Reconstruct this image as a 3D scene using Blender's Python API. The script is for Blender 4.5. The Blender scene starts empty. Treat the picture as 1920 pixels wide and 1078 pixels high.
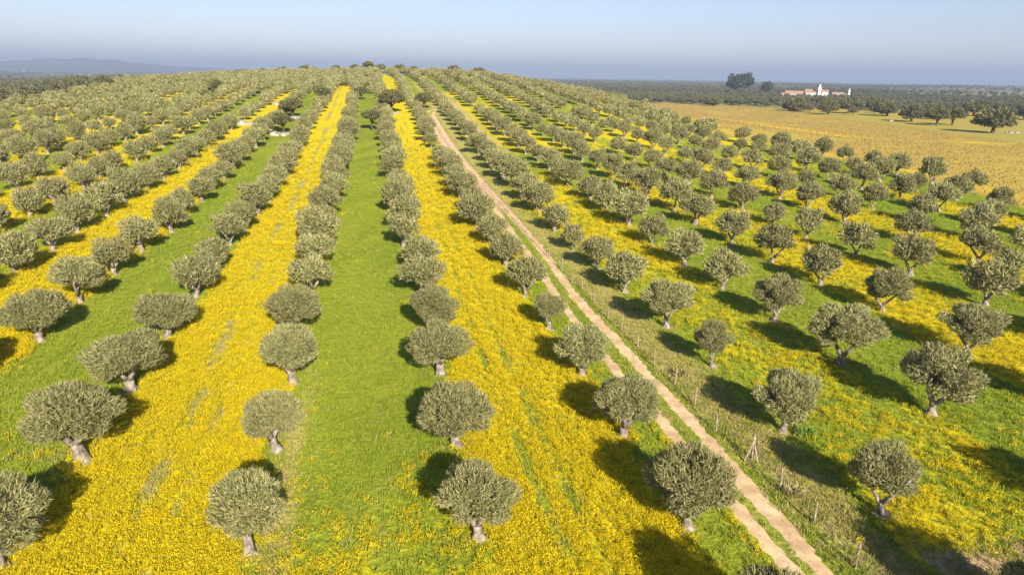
import bpy, math, random
import numpy as np
from mathutils import Matrix, Vector

# ------------------------------------------------------------------ camera, sky, sun, exposure
scene = bpy.context.scene
COL = scene.collection
CAM_Z = 21.8
PITCH, ROLL, FPX = 17.10, 0.89, 1286.0
AZ = math.radians(-11.53)            # compass of the tree rows

cd = bpy.data.cameras.new('camera')
cam = bpy.data.objects.new('camera', cd)
COL.objects.link(cam)
scene.camera = cam
cd.sensor_width = 36.0
cd.lens = 36.0 * FPX / 1920.0
cd.clip_start = 0.5
cd.clip_end = 60000.0
p_, r_ = math.radians(PITCH), math.radians(ROLL)
X0 = Vector((1, 0, 0)); UP0 = Vector((0, math.sin(p_), math.cos(p_))); FW = Vector((0, math.cos(p_), -math.sin(p_)))
RT = X0 * math.cos(r_) + UP0 * math.sin(r_)
UP = UP0 * math.cos(r_) - X0 * math.sin(r_)
m = Matrix((RT, UP, -FW)).transposed().to_4x4()
m.translation = (0, 0, CAM_Z)
cam.matrix_world = m

SUN_EL, SUN_AZ = 27.0, 161.0         # sun behind the camera, to its right (azimuth clockwise from +Y)
sd = bpy.data.lights.new('sun', 'SUN')
sd.energy = 4.8
sd.angle = math.radians(0.5)
sd.color = (1.0, 0.915, 0.77)
sun = bpy.data.objects.new('sun', sd)
COL.objects.link(sun)
sa, se = math.radians(SUN_AZ), math.radians(SUN_EL)
sdir = Vector((math.sin(sa) * math.cos(se), math.cos(sa) * math.cos(se), math.sin(se)))
sun.rotation_euler = sdir.to_track_quat('Z', 'Y').to_euler()

world = bpy.data.worlds.new('World')
scene.world = world
world.use_nodes = True
wn = world.node_tree
bg = wn.nodes['Background']
sky = wn.nodes.new('ShaderNodeTexSky')
sky.sky_type = 'NISHITA'
sky.sun_disc = False
sky.sun_elevation = se
sky.sun_rotation = sa
sky.altitude = 200
sky.air_density = 1.0
sky.dust_density = 0.25
sky.ozone_density = 1.6
tint = wn.nodes.new('ShaderNodeMix'); tint.data_type = 'RGBA'; tint.blend_type = 'MULTIPLY'   # white balance of the whole sky
tint.inputs[0].default_value = 1.0; tint.inputs[7].default_value = (.97, .92, 1.07, 1)
wn.links.new(sky.outputs['Color'], tint.inputs[6])
wn.links.new(tint.outputs[2], bg.inputs['Color'])
bg.inputs['Strength'].default_value = 0.063

scene.view_settings.view_transform = 'Standard'
scene.view_settings.look = 'None'
scene.view_settings.gamma = 1.0
scene.view_settings.use_curve_mapping = False
scene.view_settings.exposure = 1.12
scene.cycles.max_bounces = 5
scene.cycles.diffuse_bounces = 2
scene.cycles.glossy_bounces = 1
scene.cycles.transmission_bounces = 2
scene.cycles.volume_bounces = 0
scene.cycles.use_denoising = True

# ------------------------------------------------------------------ helpers
rng = np.random.default_rng(7)


def vnoise(x, y, seed=0):
    x = np.asarray(x, float); y = np.asarray(y, float)
    xi = np.floor(x).astype(np.int64); yi = np.floor(y).astype(np.int64)
    fx = x - xi; fy = y - yi
    fx = fx * fx * (3 - 2 * fx); fy = fy * fy * (3 - 2 * fy)

    def h(a, b):
        n = (a * 374761393 + b * 668265263 + seed * 1442695041) & 0x7fffffff
        n = ((n ^ (n >> 13)) * 1274126177) & 0x7fffffff
        n = n ^ (n >> 16)
        return (n & 0xffff) / 65535.0
    return (h(xi, yi) * (1 - fx) + h(xi + 1, yi) * fx) * (1 - fy) + (h(xi, yi + 1) * (1 - fx) + h(xi + 1, yi + 1) * fx) * fy


def fbm(x, y, seed=0, o=3):
    s = 0; a = 1; t = 0
    for i in range(o):
        s = s + a * vnoise(x * 2 ** i, y * 2 ** i, seed + i * 17); t += a; a *= .5
    return s / t


def sstep(a, b, x):
    t = np.clip((x - a) / (b - a), 0, 1)
    return t * t * (3 - 2 * t)


CA, SA = math.cos(AZ), math.sin(AZ)


def uv2xy(u, v): return u * CA + v * SA, -u * SA + v * CA


def xy2uv(x, y): return x * CA - y * SA, x * SA + y * CA


def height_uv(u, v):
    u = np.asarray(u, float); v = np.asarray(v, float)
    su = np.where(u < 40.6, 192.0, 75.9); sv = np.where(v < 487.9, 245.1, 150.0)
    q = np.abs((u - 40.6) / su) ** 2.373 + np.abs((v - 487.9) / sv) ** 2.373
    t = np.exp(-((u / 150) ** 2 + (v / 200) ** 2))
    z = 21.82 * np.exp(-.5 * q) + (.0021 * u - .0296 * v) * t
    d = np.hypot(u, v)
    roll = sstep(1500, 4500, d) * (fbm(u / 1300, v / 1300, 5) * 30 - 15.0)
    return z + roll


def height(x, y): return height_uv(*xy2uv(x, y))


def tag(o, label=None, cat=None, group=None, kind=None):
    if label: o['label'] = label
    if cat: o['category'] = cat
    if group: o['group'] = group
    if kind: o['kind'] = kind
    return o


def mesh_obj(name, verts, faces, mats=(), parent=None, mat_idx=None, smooth=False, link=True):
    me = bpy.data.meshes.new(name)
    verts = np.asarray(verts, np.float32)
    if isinstance(faces, np.ndarray):
        k = faces.shape[1]; nf = len(faces)
        me.vertices.add(len(verts)); me.vertices.foreach_set('co', verts.ravel())
        me.loops.add(nf * k); me.loops.foreach_set('vertex_index', faces.astype(np.int32).ravel())
        me.polygons.add(nf); me.polygons.foreach_set('loop_start', np.arange(0, nf * k, k, dtype=np.int32))
        me.update(calc_edges=True)
    else:
        me.from_pydata(verts.tolist(), [], faces); me.update()
    for mt in mats: me.materials.append(mt)
    if mat_idx is not None: me.polygons.foreach_set('material_index', np.asarray(mat_idx, np.int32))
    if smooth: me.polygons.foreach_set('use_smooth', np.ones(len(me.polygons), bool))
    o = bpy.data.objects.new(name, me)
    if link: COL.objects.link(o)
    if parent: o.parent = parent
    return o


def empty(name, loc=(0, 0, 0), rz=0.0, sc=1.0):
    o = bpy.data.objects.new(name, None)
    o.empty_display_size = .5
    COL.objects.link(o)
    o.location = loc; o.rotation_euler = (0, 0, rz)
    o.scale = (sc, sc, sc)
    return o


class MB:
    def __init__(s): s.v = []; s.f = []; s.m = []; s.cur = 0

    def add(s, v, f):
        n = len(s.v); s.v += [tuple(a) for a in v]
        s.f += [tuple(i + n for i in q) for q in f]; s.m += [s.cur] * len(f)

    def box(s, c, d, rz=0.0):
        x, y, z = d[0] / 2, d[1] / 2, d[2] / 2; ca, sa_ = math.cos(rz), math.sin(rz)
        v = []
        for k in (-z, z):
            for a, b in ((-x, -y), (x, -y), (x, y), (-x, y)):
                v.append((c[0] + a * ca - b * sa_, c[1] + a * sa_ + b * ca, c[2] + k))
        s.add(v, [(3, 2, 1, 0), (4, 5, 6, 7), (0, 1, 5, 4), (1, 2, 6, 5), (2, 3, 7, 6), (3, 0, 4, 7)])

    def gable(s, c, d, rise, rz=0.0):
        x, y = d[0] / 2, d[1] / 2; ca, sa_ = math.cos(rz), math.sin(rz)
        v = [(c[0] + a * ca - b * sa_, c[1] + a * sa_ + b * ca, c[2] + k) for a, b, k in
             ((-x, -y, 0), (x, -y, 0), (x, y, 0), (-x, y, 0), (-x, 0, rise), (x, 0, rise))]
        s.add(v, [(0, 1, 5, 4), (2, 3, 4, 5), (0, 4, 3), (1, 2, 5), (3, 2, 1, 0)])

    def tube(s, pts, rad, n=7, cap=True, jag=0.0, r=random):
        rings = []
        base = len(s.v)
        vv = []; ff = []
        for i, p in enumerate(pts):
            p = Vector(p)
            a = Vector(pts[max(i - 1, 0)]); b = Vector(pts[min(i + 1, len(pts) - 1)])
            t = (b - a).normalized()
            ref = Vector((0, 1, 0)) if abs(t.y) < .9 else Vector((1, 0, 0))
            e1 = t.cross(ref).normalized(); e2 = t.cross(e1)
            for k in range(n):
                an = 2 * math.pi * k / n
                rr = rad[i] * (1 + jag * (r.random() - .5) * 2)
                vv.append(tuple(p + e1 * math.cos(an) * rr + e2 * math.sin(an) * rr))
        for i in range(len(pts) - 1):
            for k in range(n):
                a = i * n + k; b = i * n + (k + 1) % n
                ff.append((a, b, b + n, a + n))
        if cap:
            ff.append(tuple(range(n))[::-1]); ff.append(tuple((len(pts) - 1) * n + k for k in range(n)))
        s.add(vv, ff)

    def build(s, name, mats, parent=None, smooth=False, link=True):
        if not isinstance(mats, (list, tuple)): mats = [mats]
        o = mesh_obj(name, s.v, s.f, mats, parent, s.m, smooth, link)
        return o


# ------------------------------------------------------------------ materials
def new_mat(name):
    mt = bpy.data.materials.new(name); mt.use_nodes = True
    nt = mt.node_tree
    return mt, nt, nt.nodes['Principled BSDF']


class NT:
    def __init__(s, nt): s.nt = nt

    def n(s, t, **kw):
        nd = s.nt.nodes.new(t)
        for k, v in kw.items(): setattr(nd, k, v)
        return nd

    def put(s, sock, val):
        if hasattr(val, 'is_output') or isinstance(val, bpy.types.NodeSocket): s.nt.links.new(val, sock)
        else: sock.default_value = val

    def math(s, op, a, b=0.0, clamp=False):
        nd = s.n('ShaderNodeMath', operation=op, use_clamp=clamp)
        s.put(nd.inputs[0], a); s.put(nd.inputs[1], b); return nd.outputs[0]

    def noise(s, vec, scale, detail=2.0, rough=.5, dist=0.0):
        nd = s.n('ShaderNodeTexNoise'); nd.inputs['Scale'].default_value = scale
        nd.inputs['Detail'].default_value = detail; nd.inputs['Roughness'].default_value = rough
        nd.inputs['Distortion'].default_value = dist
        if vec is not None: s.nt.links.new(vec, nd.inputs['Vector'])
        return nd.outputs['Fac']

    def ss(s, x, a, b):
        nd = s.n('ShaderNodeMapRange', interpolation_type='SMOOTHSTEP')
        s.put(nd.inputs['Value'], x); nd.inputs['From Min'].default_value = a; nd.inputs['From Max'].default_value = b
        return nd.outputs['Result']

    def mix(s, f, a, b):
        nd = s.n('ShaderNodeMix', data_type='RGBA')
        s.put(nd.inputs[0], f)
        for sock, c in ((nd.inputs[6], a), (nd.inputs[7], b)):
            if isinstance(c, tuple): sock.default_value = (*c, 1)
            else: s.nt.links.new(c, sock)
        return nd.outputs[2]

    def attr(s, name):
        nd = s.n('ShaderNodeAttribute', attribute_name=name); return nd.outputs['Fac']


def leaf_mat(name, c1, c2, c3, trans=.15, rough=.55, spec=.08):
    mt, nt, bs = new_mat(name); T = NT(nt)
    geo = T.n('ShaderNodeNewGeometry'); oi = T.n('ShaderNodeObjectInfo')
    ramp = T.mix(geo.outputs['Random Per Island'], c1, c2)
    k = T.math('MULTIPLY', oi.outputs['Random'], .7)
    col = T.mix(k, ramp, c3)
    nt.links.new(col, bs.inputs['Base Color'])
    bs.inputs['Roughness'].default_value = rough
    bs.inputs['Specular IOR Level'].default_value = spec
    if trans > 0:
        tr = T.n('ShaderNodeBsdfTranslucent'); nt.links.new(col, tr.inputs['Color'])
        mx = T.n('ShaderNodeMixShader'); mx.inputs[0].default_value = trans
        nt.links.new(bs.outputs[0], mx.inputs[1]); nt.links.new(tr.outputs[0], mx.inputs[2])
        nt.links.new(mx.outputs[0], nt.nodes['Material Output'].inputs['Surface'])
    return mt


def plain_mat(name, c1, c2, scale=3.0, rough=.85, bump=0.0):
    mt, nt, bs = new_mat(name); T = NT(nt)
    tc = T.n('ShaderNodeTexCoord')
    f = T.noise(tc.outputs['Object'], scale, 4, .6)
    nt.links.new(T.mix(T.ss(f, .3, .7), c1, c2), bs.inputs['Base Color'])
    bs.inputs['Roughness'].default_value = rough
    bs.inputs['Specular IOR Level'].default_value = .2
    if bump:
        b = T.n('ShaderNodeBump'); b.inputs['Distance'].default_value = bump
        nt.links.new(f, b.inputs['Height']); nt.links.new(b.outputs[0], bs.inputs['Normal'])
    return mt


M = {}
M['olive'] = leaf_mat('olive_leaves', (.13, .138, .042), (.45, .415, .18), (.20, .185, .075), .06, .5, .22)
M['oak'] = leaf_mat('oak_leaves', (.075, .085, .03), (.20, .195, .08), (.15, .13, .055), .08)
M['gum'] = leaf_mat('gum_leaves', (.04, .06, .035), (.10, .12, .07), (.07, .08, .05), .08)
M['wood_far'] = leaf_mat('woodland_leaves', (.075, .09, .045), (.18, .18, .095), (.14, .125, .07), .08)
M['trunk'] = plain_mat('olive_bark', (.12, .098, .08), (.40, .335, .275), 7.0, .95, .12)
M['oak_trunk'] = plain_mat('oak_bark', (.06, .04, .03), (.16, .10, .07), 3.0, .9, .05)
M['yellow'] = leaf_mat('flower_petals', (.72, .53, .004), (.86, .67, .010), (.80, .60, .006), .2)
M['stem'] = leaf_mat('flower_stems', (.30, .28, .016), (.50, .42, .03), (.42, .36, .025), .25)
M['grass'] = leaf_mat('grass_blades', (.175, .245, .016), (.33, .39, .040), (.27, .31, .026), .25)
M['dry'] = leaf_mat('dry_blades', (.30, .26, .08), (.50, .41, .18), (.32, .30, .07), .2)
M['weed'] = leaf_mat('weed_leaves', (.14, .24, .03), (.30, .40, .08), (.20, .30, .05), .25)
M['vine'] = leaf_mat('vine_wood', (.22, .15, .06), (.42, .30, .12), (.32, .22, .08), 0)
M['rock'] = plain_mat('rock', (.20, .165, .13), (.50, .44, .37), 1.6, .9, .25)
M['dirt'] = plain_mat('track_dirt', (.52, .345, .175), (.80, .57, .32), .9, .95, .04)
_n = M['dirt'].node_tree; _T = NT(_n); _b = _n.nodes['Principled BSDF']
_c = _b.inputs['Base Color'].links[0].from_socket; _tc = _T.n('ShaderNodeTexCoord')
_f = _T.noise(_tc.outputs['Object'], 7.0, 3, .7)
_n.links.new(_T.mix(_T.math('MULTIPLY', _T.ss(_f, .56, .70), .75), _c, (.27, .19, .11)), _b.inputs['Base Color'])
M['post'] = plain_mat('post_wood', (.22, .16, .11), (.45, .36, .27), 6.0, .9, .01)
M['wire'] = plain_mat('wire', (.25, .22, .2), (.35, .3, .27), 6.0, .5)
M['wall'] = plain_mat('white_wall', (.58, .555, .52), (.76, .735, .70), .6)
M['roof'] = plain_mat('roof_tile', (.32, .18, .105), (.45, .28, .18), .8)
M['dark'] = plain_mat('opening', (.03, .03, .035), (.05, .05, .06), 1)


# ------------------------------------------------------------------ layout masks shared by the ground and its plants
def row_u(r):
    return -6.1 + 10.0 * r + (0.0 if r <= 4 else -0.1) + max(0, r - 5) * 0.85 - (.25 if 2 <= r <= 4 else 0)


ROWU = {r: row_u(r) for r in range(-11, 13)}
_rk = np.array([ROWU[r] for r in range(-11, 13)])


def strip_k(u):
    return np.interp(u, _rk, np.arange(-11, 13)) + np.where(u < _rk[0], (u - _rk[0]) / 10, 0) + np.where(u > _rk[-1], (u - _rk[-1]) / 10, 0)


def right_edge(v):
    return np.interp(v, [0, 90, 115, 135, 160, 190, 260, 320, 400], [108, 106, 113, 116, 110, 105, 108, 122, 150])


cl_l = [(16.85, 12), (16.9, 24), (16.75, 36), (16.6, 47), (16.5, 56), (17.1, 68), (17.5, 82), (17.7, 101), (17.3, 120), (16.9, 146), (16.8, 171), (17.0, 200), (17.3, 222), (18.6, 231), (21.5, 234.5), (24, 233)]
cl_r = [(18.2, 12), (18.25, 24), (18.5, 36), (18.5, 48), (18.4, 57), (18.9, 68), (19.3, 82), (19.4, 101), (19.0, 120), (18.6, 146), (18.5, 171), (18.7, 204), (19.0, 219), (19.9, 227), (21.6, 229.5), (24, 229)]


def masks(u, v):
    """yellow flowers, dry straw, bare soil, vineyard, wood floor, meadow : all 0..1"""
    n1 = fbm(u * .13, v * .05, 1); n2 = fbm(u * .5, v * .32, 2); n3 = fbm(u * .06, v * .022, 3)
    n4 = fbm(u * 1.3, v * .35, 9)
    uw = u + (n1 - .5) * 2.2 + (n2 - .5) * 1.5
    k = strip_k(uw); ki = np.floor(k); t = k - ki
    odd = (np.mod(ki, 2) == 1)
    edge = sstep(0, .10, t) * (1 - sstep(.90, 1.0, t))
    yel = np.where(odd, .55 + .45 * edge, .08 + .30 * (1 - edge))
    yel = np.where(odd, yel * (.62 + .42 * fbm(u * .22 + 9, v * .10, 15) + .40 * fbm(u * 1.1, v * .07, 23)), yel)
    right = ki >= 3
    # on the right the bloom is patchier and flips in the distance
    flip = sstep(105, 150, v + (n3 - .5) * 90)
    ye_r = np.where(odd, .60 - .28 * flip, .08 + .34 * flip) + (n1 - .5) * 1.1 + (n3 - .5) * .5 + (n4 - .5) * .45
    yel = np.where(right, np.clip(ye_r, 0, .92), yel)
    # far left: bloom under every row
    left = ki <= -4
    yel = np.where(left & ~odd, np.clip(.06 + .45 * (1 - sstep(.0, .22, t) * (1 - sstep(.8, 1., t))) + (n1 - .5) * .6, 0, .85), yel)
    # middle green strip, dotted yellow close to the camera
    mid = ki == 0
    yel = np.where(mid, .03 + .50 * (1 - sstep(22, 40, v)) * (.4 + n2) + .25 * (1 - edge) * n2, yel)
    yel = np.where(ki == -2, .05 + .25 * (1 - edge) + .2 * (1 - sstep(30, 60, v)) * n2, yel)
    dry = .22 * sstep(.55, .8, n1) + .15 * sstep(.5, .8, n2)
    # straw seams along the row on the left edge of the middle strip
    dry = np.maximum(dry, .75 * np.exp(-((u + 5.0 + (n2 - .5)) / .8) ** 2) * (1 - sstep(30, 60, v)))
    # wheel lines
    for c, w, a in ((-12.1, .55, 1.0), (-10.4, .38, .60), (8.15, .34, .75), (9.65, .34, .60), (-1.9, .3, .28), (-.2, .3, .28)):
        ln = np.exp(-((u - c - (n1 - .5) * 2.0) / w) ** 2) * a * np.clip(2.6 * n2 - .55 + .8 * (n4 - .5), 0, 1.3)
        yel = yel * (1 - ln * .9); dry = np.maximum(dry, ln * (1.0 if c < -5 else .8 if c < 0 else .45))
    # track verge between the second row and the fence
    tz = sstep(15.2, 16.4, uw) * (1 - sstep(22.5, 24.5, uw)) * (1 - sstep(330, 380, v))
    yel = yel * (1 - tz) + tz * (.75 * np.exp(-((u - 15.6) / 1.1) ** 2) + .22 * n1 + .12 * sstep(60, 120, v))
    dry = np.maximum(dry, tz * (.30 + .5 * np.exp(-((u - 21.3) / 1.5) ** 2) + .35 * (n2 - .4)))
    yel = np.where((u > 4.5) & (u < 15) & (v < 60), np.maximum(yel - .16 - .34 * sstep(.32, .72, .6 * n1 + .4 * n4), 0), yel)
    # bare stripe right of the third row, in the distance
    bare = np.exp(-((u - 28.0 - (n1 - .5) * 1.5) / 1.15) ** 2) * sstep(145, 170, v) * (1 - sstep(262, 290, v))
    dry = np.maximum(dry, .8 * np.exp(-((u - 28.5) / 3.2) ** 2) * sstep(120, 160, v) * (1 - sstep(280, 310, v)))
    dry = np.maximum(dry, .55 * np.exp(-((u - 20.0) / 3.0) ** 2) * sstep(120, 160, v) * (1 - sstep(235, 260, v)))
    if True:
        c1 = np.interp(v, [q[1] for q in cl_l[:13]], [q[0] for q in cl_l[:13]]); c2 = np.interp(v, [q[1] for q in cl_r[:13]], [q[0] for q in cl_r[:13]])
        on = (v < 224) & (v > 5)
        far_ = sstep(60, 130, v)
        rut = (np.exp(-((u - c1) / (.42 + .5 * far_)) ** 2) + np.exp(-((u - c2) / (.46 + .5 * far_)) ** 2)) * (.62 + .3 * far_) * on
        bare = np.maximum(bare, np.clip(rut, 0, .95)); yel = yel * (1 - np.clip(rut, 0, 1))
    # dry corner, bottom right
    dc = np.exp(-((v - 20.0 - (n2 - .5) * 2) / 1.7) ** 2) * sstep(21.5, 24.5, u + (n2 - .5) * 2)
    dry = np.maximum(dry, dc * 1.1); bare = np.maximum(bare, dc * .95 * sstep(.25, .5, n2)); yel = yel * (1 - dc * .85)
    re = right_edge(v) + (n1 - .5) * 6
    x, y = uv2xy(u, v)
    out_r = sstep(-1.5, 1.5, u - re) * (v > -50)
    mead_x = np.interp(y, [100, 250, 300, 400, 500, 600, 690, 760], [190, 190, 196, 197, 203, 196, 160, 120]) + (n3 - .5) * 20
    dist = np.hypot(x, y)
    mead = out_r * sstep(-6, 6, x - mead_x)
    vine = out_r * (1 - mead)
    wood = np.maximum(sstep(640, 720, dist + (n3 - .5) * 160), sstep(-3, 3, -118 - u + (n1 - .5) * 6) * (v > 120))
    wood = np.maximum(wood, sstep(500, 520, v) * (1 - out_r))
    wood = np.where(dist > 5000, 1, wood)
    yel = yel * (1 - out_r) * (1 - wood)
    vband = np.exp(-((u - np.interp(v, [200, 224, 231, 241, 313, 420], [300, 245, 211, 183, 178, 160])) / 9) ** 2)
    vine_y = vine * (np.clip(.85 * vband, 0, 1) + .30 * sstep(.5, .75, n1) + .45 * np.exp(-((u - re - 5) / 7) ** 2))
    yel = np.maximum(yel, np.clip(vine_y, 0, .9) * (1 - wood))
    dry = dry * (1 - out_r)
    return yel, np.clip(dry, 0, 1), np.clip(bare, 0, 1), vine * (1 - wood), wood, mead * (1 - wood)


# ------------------------------------------------------------------ ground
def grid_axis(parts):
    a = []
    for lo, hi, st in parts: a.append(np.arange(lo, hi, st))
    return np.concatenate(a)


geo_far = np.array([700, 850, 1050, 1300, 1600, 2000, 2500, 3100, 3900, 5000, 6500, 8500, 11000, 15000, 20000.])
ax_u = np.concatenate([-geo_far[::-1], grid_axis([(-600, -240, 24), (-240, -120, 6), (-120, -40, 1.6), (-40, 60, .5), (60, 140, 1.2), (140, 300, 5), (300, 600, 20)]), geo_far])
ax_v = np.concatenate([-np.array([20000., 5000, 1500, 500, 200, 100, 50, 20, 0]), grid_axis([(8, 90, .6), (90, 200, 1.5), (200, 540, 4), (540, 660, 20)]), geo_far])
U, V = np.meshgrid(ax_u, ax_v)
nu, nv = len(ax_u), len(ax_v)
Zg = height_uv(U, V)
Xg, Yg = uv2xy(U, V)
vid = np.arange(nu * nv).reshape(nv, nu)
faces = np.stack([vid[:-1, :-1], vid[:-1, 1:], vid[1:, 1:], vid[1:, :-1]], -1).reshape(-1, 4)

gm, nt, bs = new_mat('orchard_ground'); T = NT(nt)
tc = T.n('ShaderNodeTexCoord')
mp = T.n('ShaderNodeMapping'); mp.inputs['Rotation'].default_value = (0, 0, -AZ)
nt.links.new(tc.outputs['Object'], mp.inputs['Vector'])
P = mp.outputs['Vector']
mps = T.n('ShaderNodeMapping'); mps.inputs['Scale'].default_value = (1, .35, 1); nt.links.new(P, mps.inputs['Vector'])
na = T.noise(P, 3.2, 3, .7); nb = T.noise(P, .9, 3, .6); nc = T.noise(mps.outputs['Vector'], .22, 3, .55); nf = T.noise(P, 9.0, 2, .6)
yel = T.math('ADD', T.attr('yel'), T.math('ADD', T.math('MULTIPLY', T.math('SUBTRACT', na, .5), .75), T.math('MULTIPLY', T.math('SUBTRACT', nb, .5), .7)))
ym = T.ss(yel, .34, .68)
dr = T.ss(T.math('ADD', T.attr('dry'), T.math('ADD', T.math('MULTIPLY', T.math('SUBTRACT', nb, .5), .9), T.math('MULTIPLY', T.math('SUBTRACT', na, .5), .5))), .32, .75)
br = T.ss(T.math('ADD', T.attr('bare'), T.math('MULTIPLY', T.math('SUBTRACT', nb, .5), .6)), .35, .6)
g = T.mix(T.ss(nc, .35, .65), (.215, .275, .020), (.31, .35, .028))
sp = T.n('ShaderNodeSeparateXYZ'); nt.links.new(P, sp.inputs[0])
g = T.mix(T.math('MULTIPLY', T.ss(sp.outputs[0], 14.0, 32.0), .7), g, (.20, .27, .014))      # lusher sward right of the track
g = T.mix(T.ss(na, .35, .75), T.mix(.35, g, (.13, .15, .012)), g)
yc = T.mix(T.ss(na, .3, .7), (.54, .42, .010), (.76, .585, .006))
yc = T.mix(T.ss(nf, .52, .75), yc, (.46, .40, .02))
yc = T.mix(T.math('MULTIPLY', T.ss(nc, .50, .68), .55), yc, (.40, .40, .018))
c = T.mix(ym, g, yc)
c = T.mix(T.math('MULTIPLY', dr, .72), c, T.mix(nb, (.42, .34, .09), (.56, .43, .16)))
c = T.mix(br, c, T.mix(nb, (.46, .30, .17), (.60, .42, .26)))
vn = T.noise(P, .35, 4, .7)
vc = T.mix(T.ss(vn, .35, .65), (.37, .265, .055), (.55, .395, .055))
vc = T.mix(T.math('MULTIPLY', ym, .85), vc, (.66, .46, .02))
c = T.mix(T.attr('vine'), c, vc)
mc = T.mix(T.ss(T.noise(P, .05, 4, .65), .35, .65), (.44, .33, .065), (.37, .32, .055))
c = T.mix(T.attr('mead'), c, mc)
wf = T.noise(P, .0022, 5, .62); wf2 = T.noise(P, .03, 4, .65)
wc = T.mix(T.ss(wf, .47, .60), (.10, .11, .045), (.42, .36, .16))
wc = T.mix(T.ss(wf2, .45, .6), wc, (.085, .085, .032))
c = T.mix(T.attr('wood'), c, wc)
nt.links.new(c, bs.inputs['Base Color'])
bs.inputs['Roughness'].default_value = .95; bs.inputs['Specular IOR Level'].default_value = .1
bmp = T.n('ShaderNodeBump'); bmp.inputs['Distance'].default_value = .15; bmp.inputs['Strength'].default_value = .8
nt.links.new(T.math('ADD', na, T.math('MULTIPLY', nb, 1.2)), bmp.inputs['Height']); nt.links.new(bmp.outputs[0], bs.inputs['Normal'])

ground = mesh_obj('ground', np.stack([Xg.ravel(), Yg.ravel(), Zg.ravel()], -1), faces, [gm], smooth=True)
tag(ground, kind='structure')
MS = masks(U.ravel(), V.ravel())
for nm, a in zip(('yel', 'dry', 'bare', 'vine', 'wood', 'mead'), MS):
    at = ground.data.attributes.new(nm, 'FLOAT', 'POINT'); at.data.foreach_set('value', np.ascontiguousarray(a, np.float32))

# dirt track: two wheel ruts, and the hook at its far end
def ribbon(cl, width, seed, lift=.03):
    """cl: polyline of (u, v); ragged edges, follows the ground"""
    cl = np.array(cl, float)
    seg = np.hypot(*np.diff(cl, axis=0).T); s = np.concatenate([[0], np.cumsum(seg)])
    st = np.concatenate([np.arange(0, min(90, s[-1]), .28), np.arange(90, s[-1], 1.2)]) if s[-1] > 90 else np.arange(0, s[-1], .28)
    uu = np.interp(st, s, cl[:, 0]); vv = np.interp(st, s, cl[:, 1])
    du = np.gradient(uu); dv = np.gradient(vv); L = np.hypot(du, dv); nx, ny = dv / L, -du / L
    wig = (fbm(st * .06, st * 0, seed) - .5) * .3
    wl = width / 2 * (1 + .8 * (fbm(st * .5, st * 0 + 3, seed + 1) - .5)) + (vnoise(st * 3.3, st * 0, seed + 5) - .5) * .34
    wr = width / 2 * (1 + .8 * (fbm(st * .5, st * 0 + 9, seed + 2) - .5)) + (vnoise(st * 3.3, st * 0, seed + 6) - .5) * .34
    V_ = []; n = len(st)
    for off in (-wl, -wl * .4, wr * .4, wr):
        a = uu + nx * (off + wig); b = vv + ny * (off + wig)
        z = height_uv(a, b) + lift
        x, y = uv2xy(a, b); V_.append(np.stack([x, y, z], -1))
    V_[0][:, 2] -= lift + .03; V_[3][:, 2] -= lift + .03
    vs = np.concatenate(V_); i = np.arange(n - 1)
    fs = np.concatenate([np.stack([k * n + i, (k + 1) * n + i, (k + 1) * n + i + 1, k * n + i + 1], -1) for k in range(3)])
    return vs, fs


vs1, fs1 = ribbon(cl_l, 1.12, 31); vs2, fs2 = ribbon(cl_r, 1.3, 47)
track = mesh_obj('dirt_track', np.concatenate([vs1, vs2]), np.concatenate([fs1, fs2 + len(vs1)]), [M['dirt']], smooth=True)
tag(track, kind='structure')

# distant blue hills on the left
haz = np.array([-47, -44, -41, -38.9, -35.6, -33.9, -32.7, -31.8, -30.8, -29.9, -28.8, -27.6, -25.3, -22.8, -21.0, -18.4, -14, -8, 0])
hz = np.array([60, 85, 70, 78, 90, 112, 134, 127, 142, 130, 128, 104, 78, 62, 50, 36, 26, 18, 10.])
az_s = np.linspace(-47, 0, 220); rr = np.array([6200, 7000, 7700, 8300, 8800, 9300, 10000, 11000])
prof = np.array([0, .10, .28, .55, .85, 1.0, .6, .0])
AZS, RR = np.meshgrid(np.radians(az_s), rr)
HZ = (np.interp(np.degrees(AZS), haz, hz) * prof[:, None] * (.8 + .4 * fbm(AZS * 60, RR / 700, 21)))
HZ[5] = np.interp(az_s, haz, hz) * (.96 + .08 * fbm(az_s * 1.2, az_s * 0, 3)); HZ[0] -= 20; HZ[-1] -= 20
hx, hy = np.sin(AZS) * RR, np.cos(AZS) * RR
idm = np.arange(HZ.size).reshape(HZ.shape)
hf = np.stack([idm[:-1, :-1], idm[:-1, 1:], idm[1:, 1:], idm[1:, :-1]], -1).reshape(-1, 4)
hm = plain_mat('hill_cover', (.025, .035, .03), (.17, .16, .10), .006)
tag(mesh_obj('hills', np.stack([hx.ravel(), hy.ravel(), HZ.ravel()], -1), hf, [hm], smooth=True), kind='structure')


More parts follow.
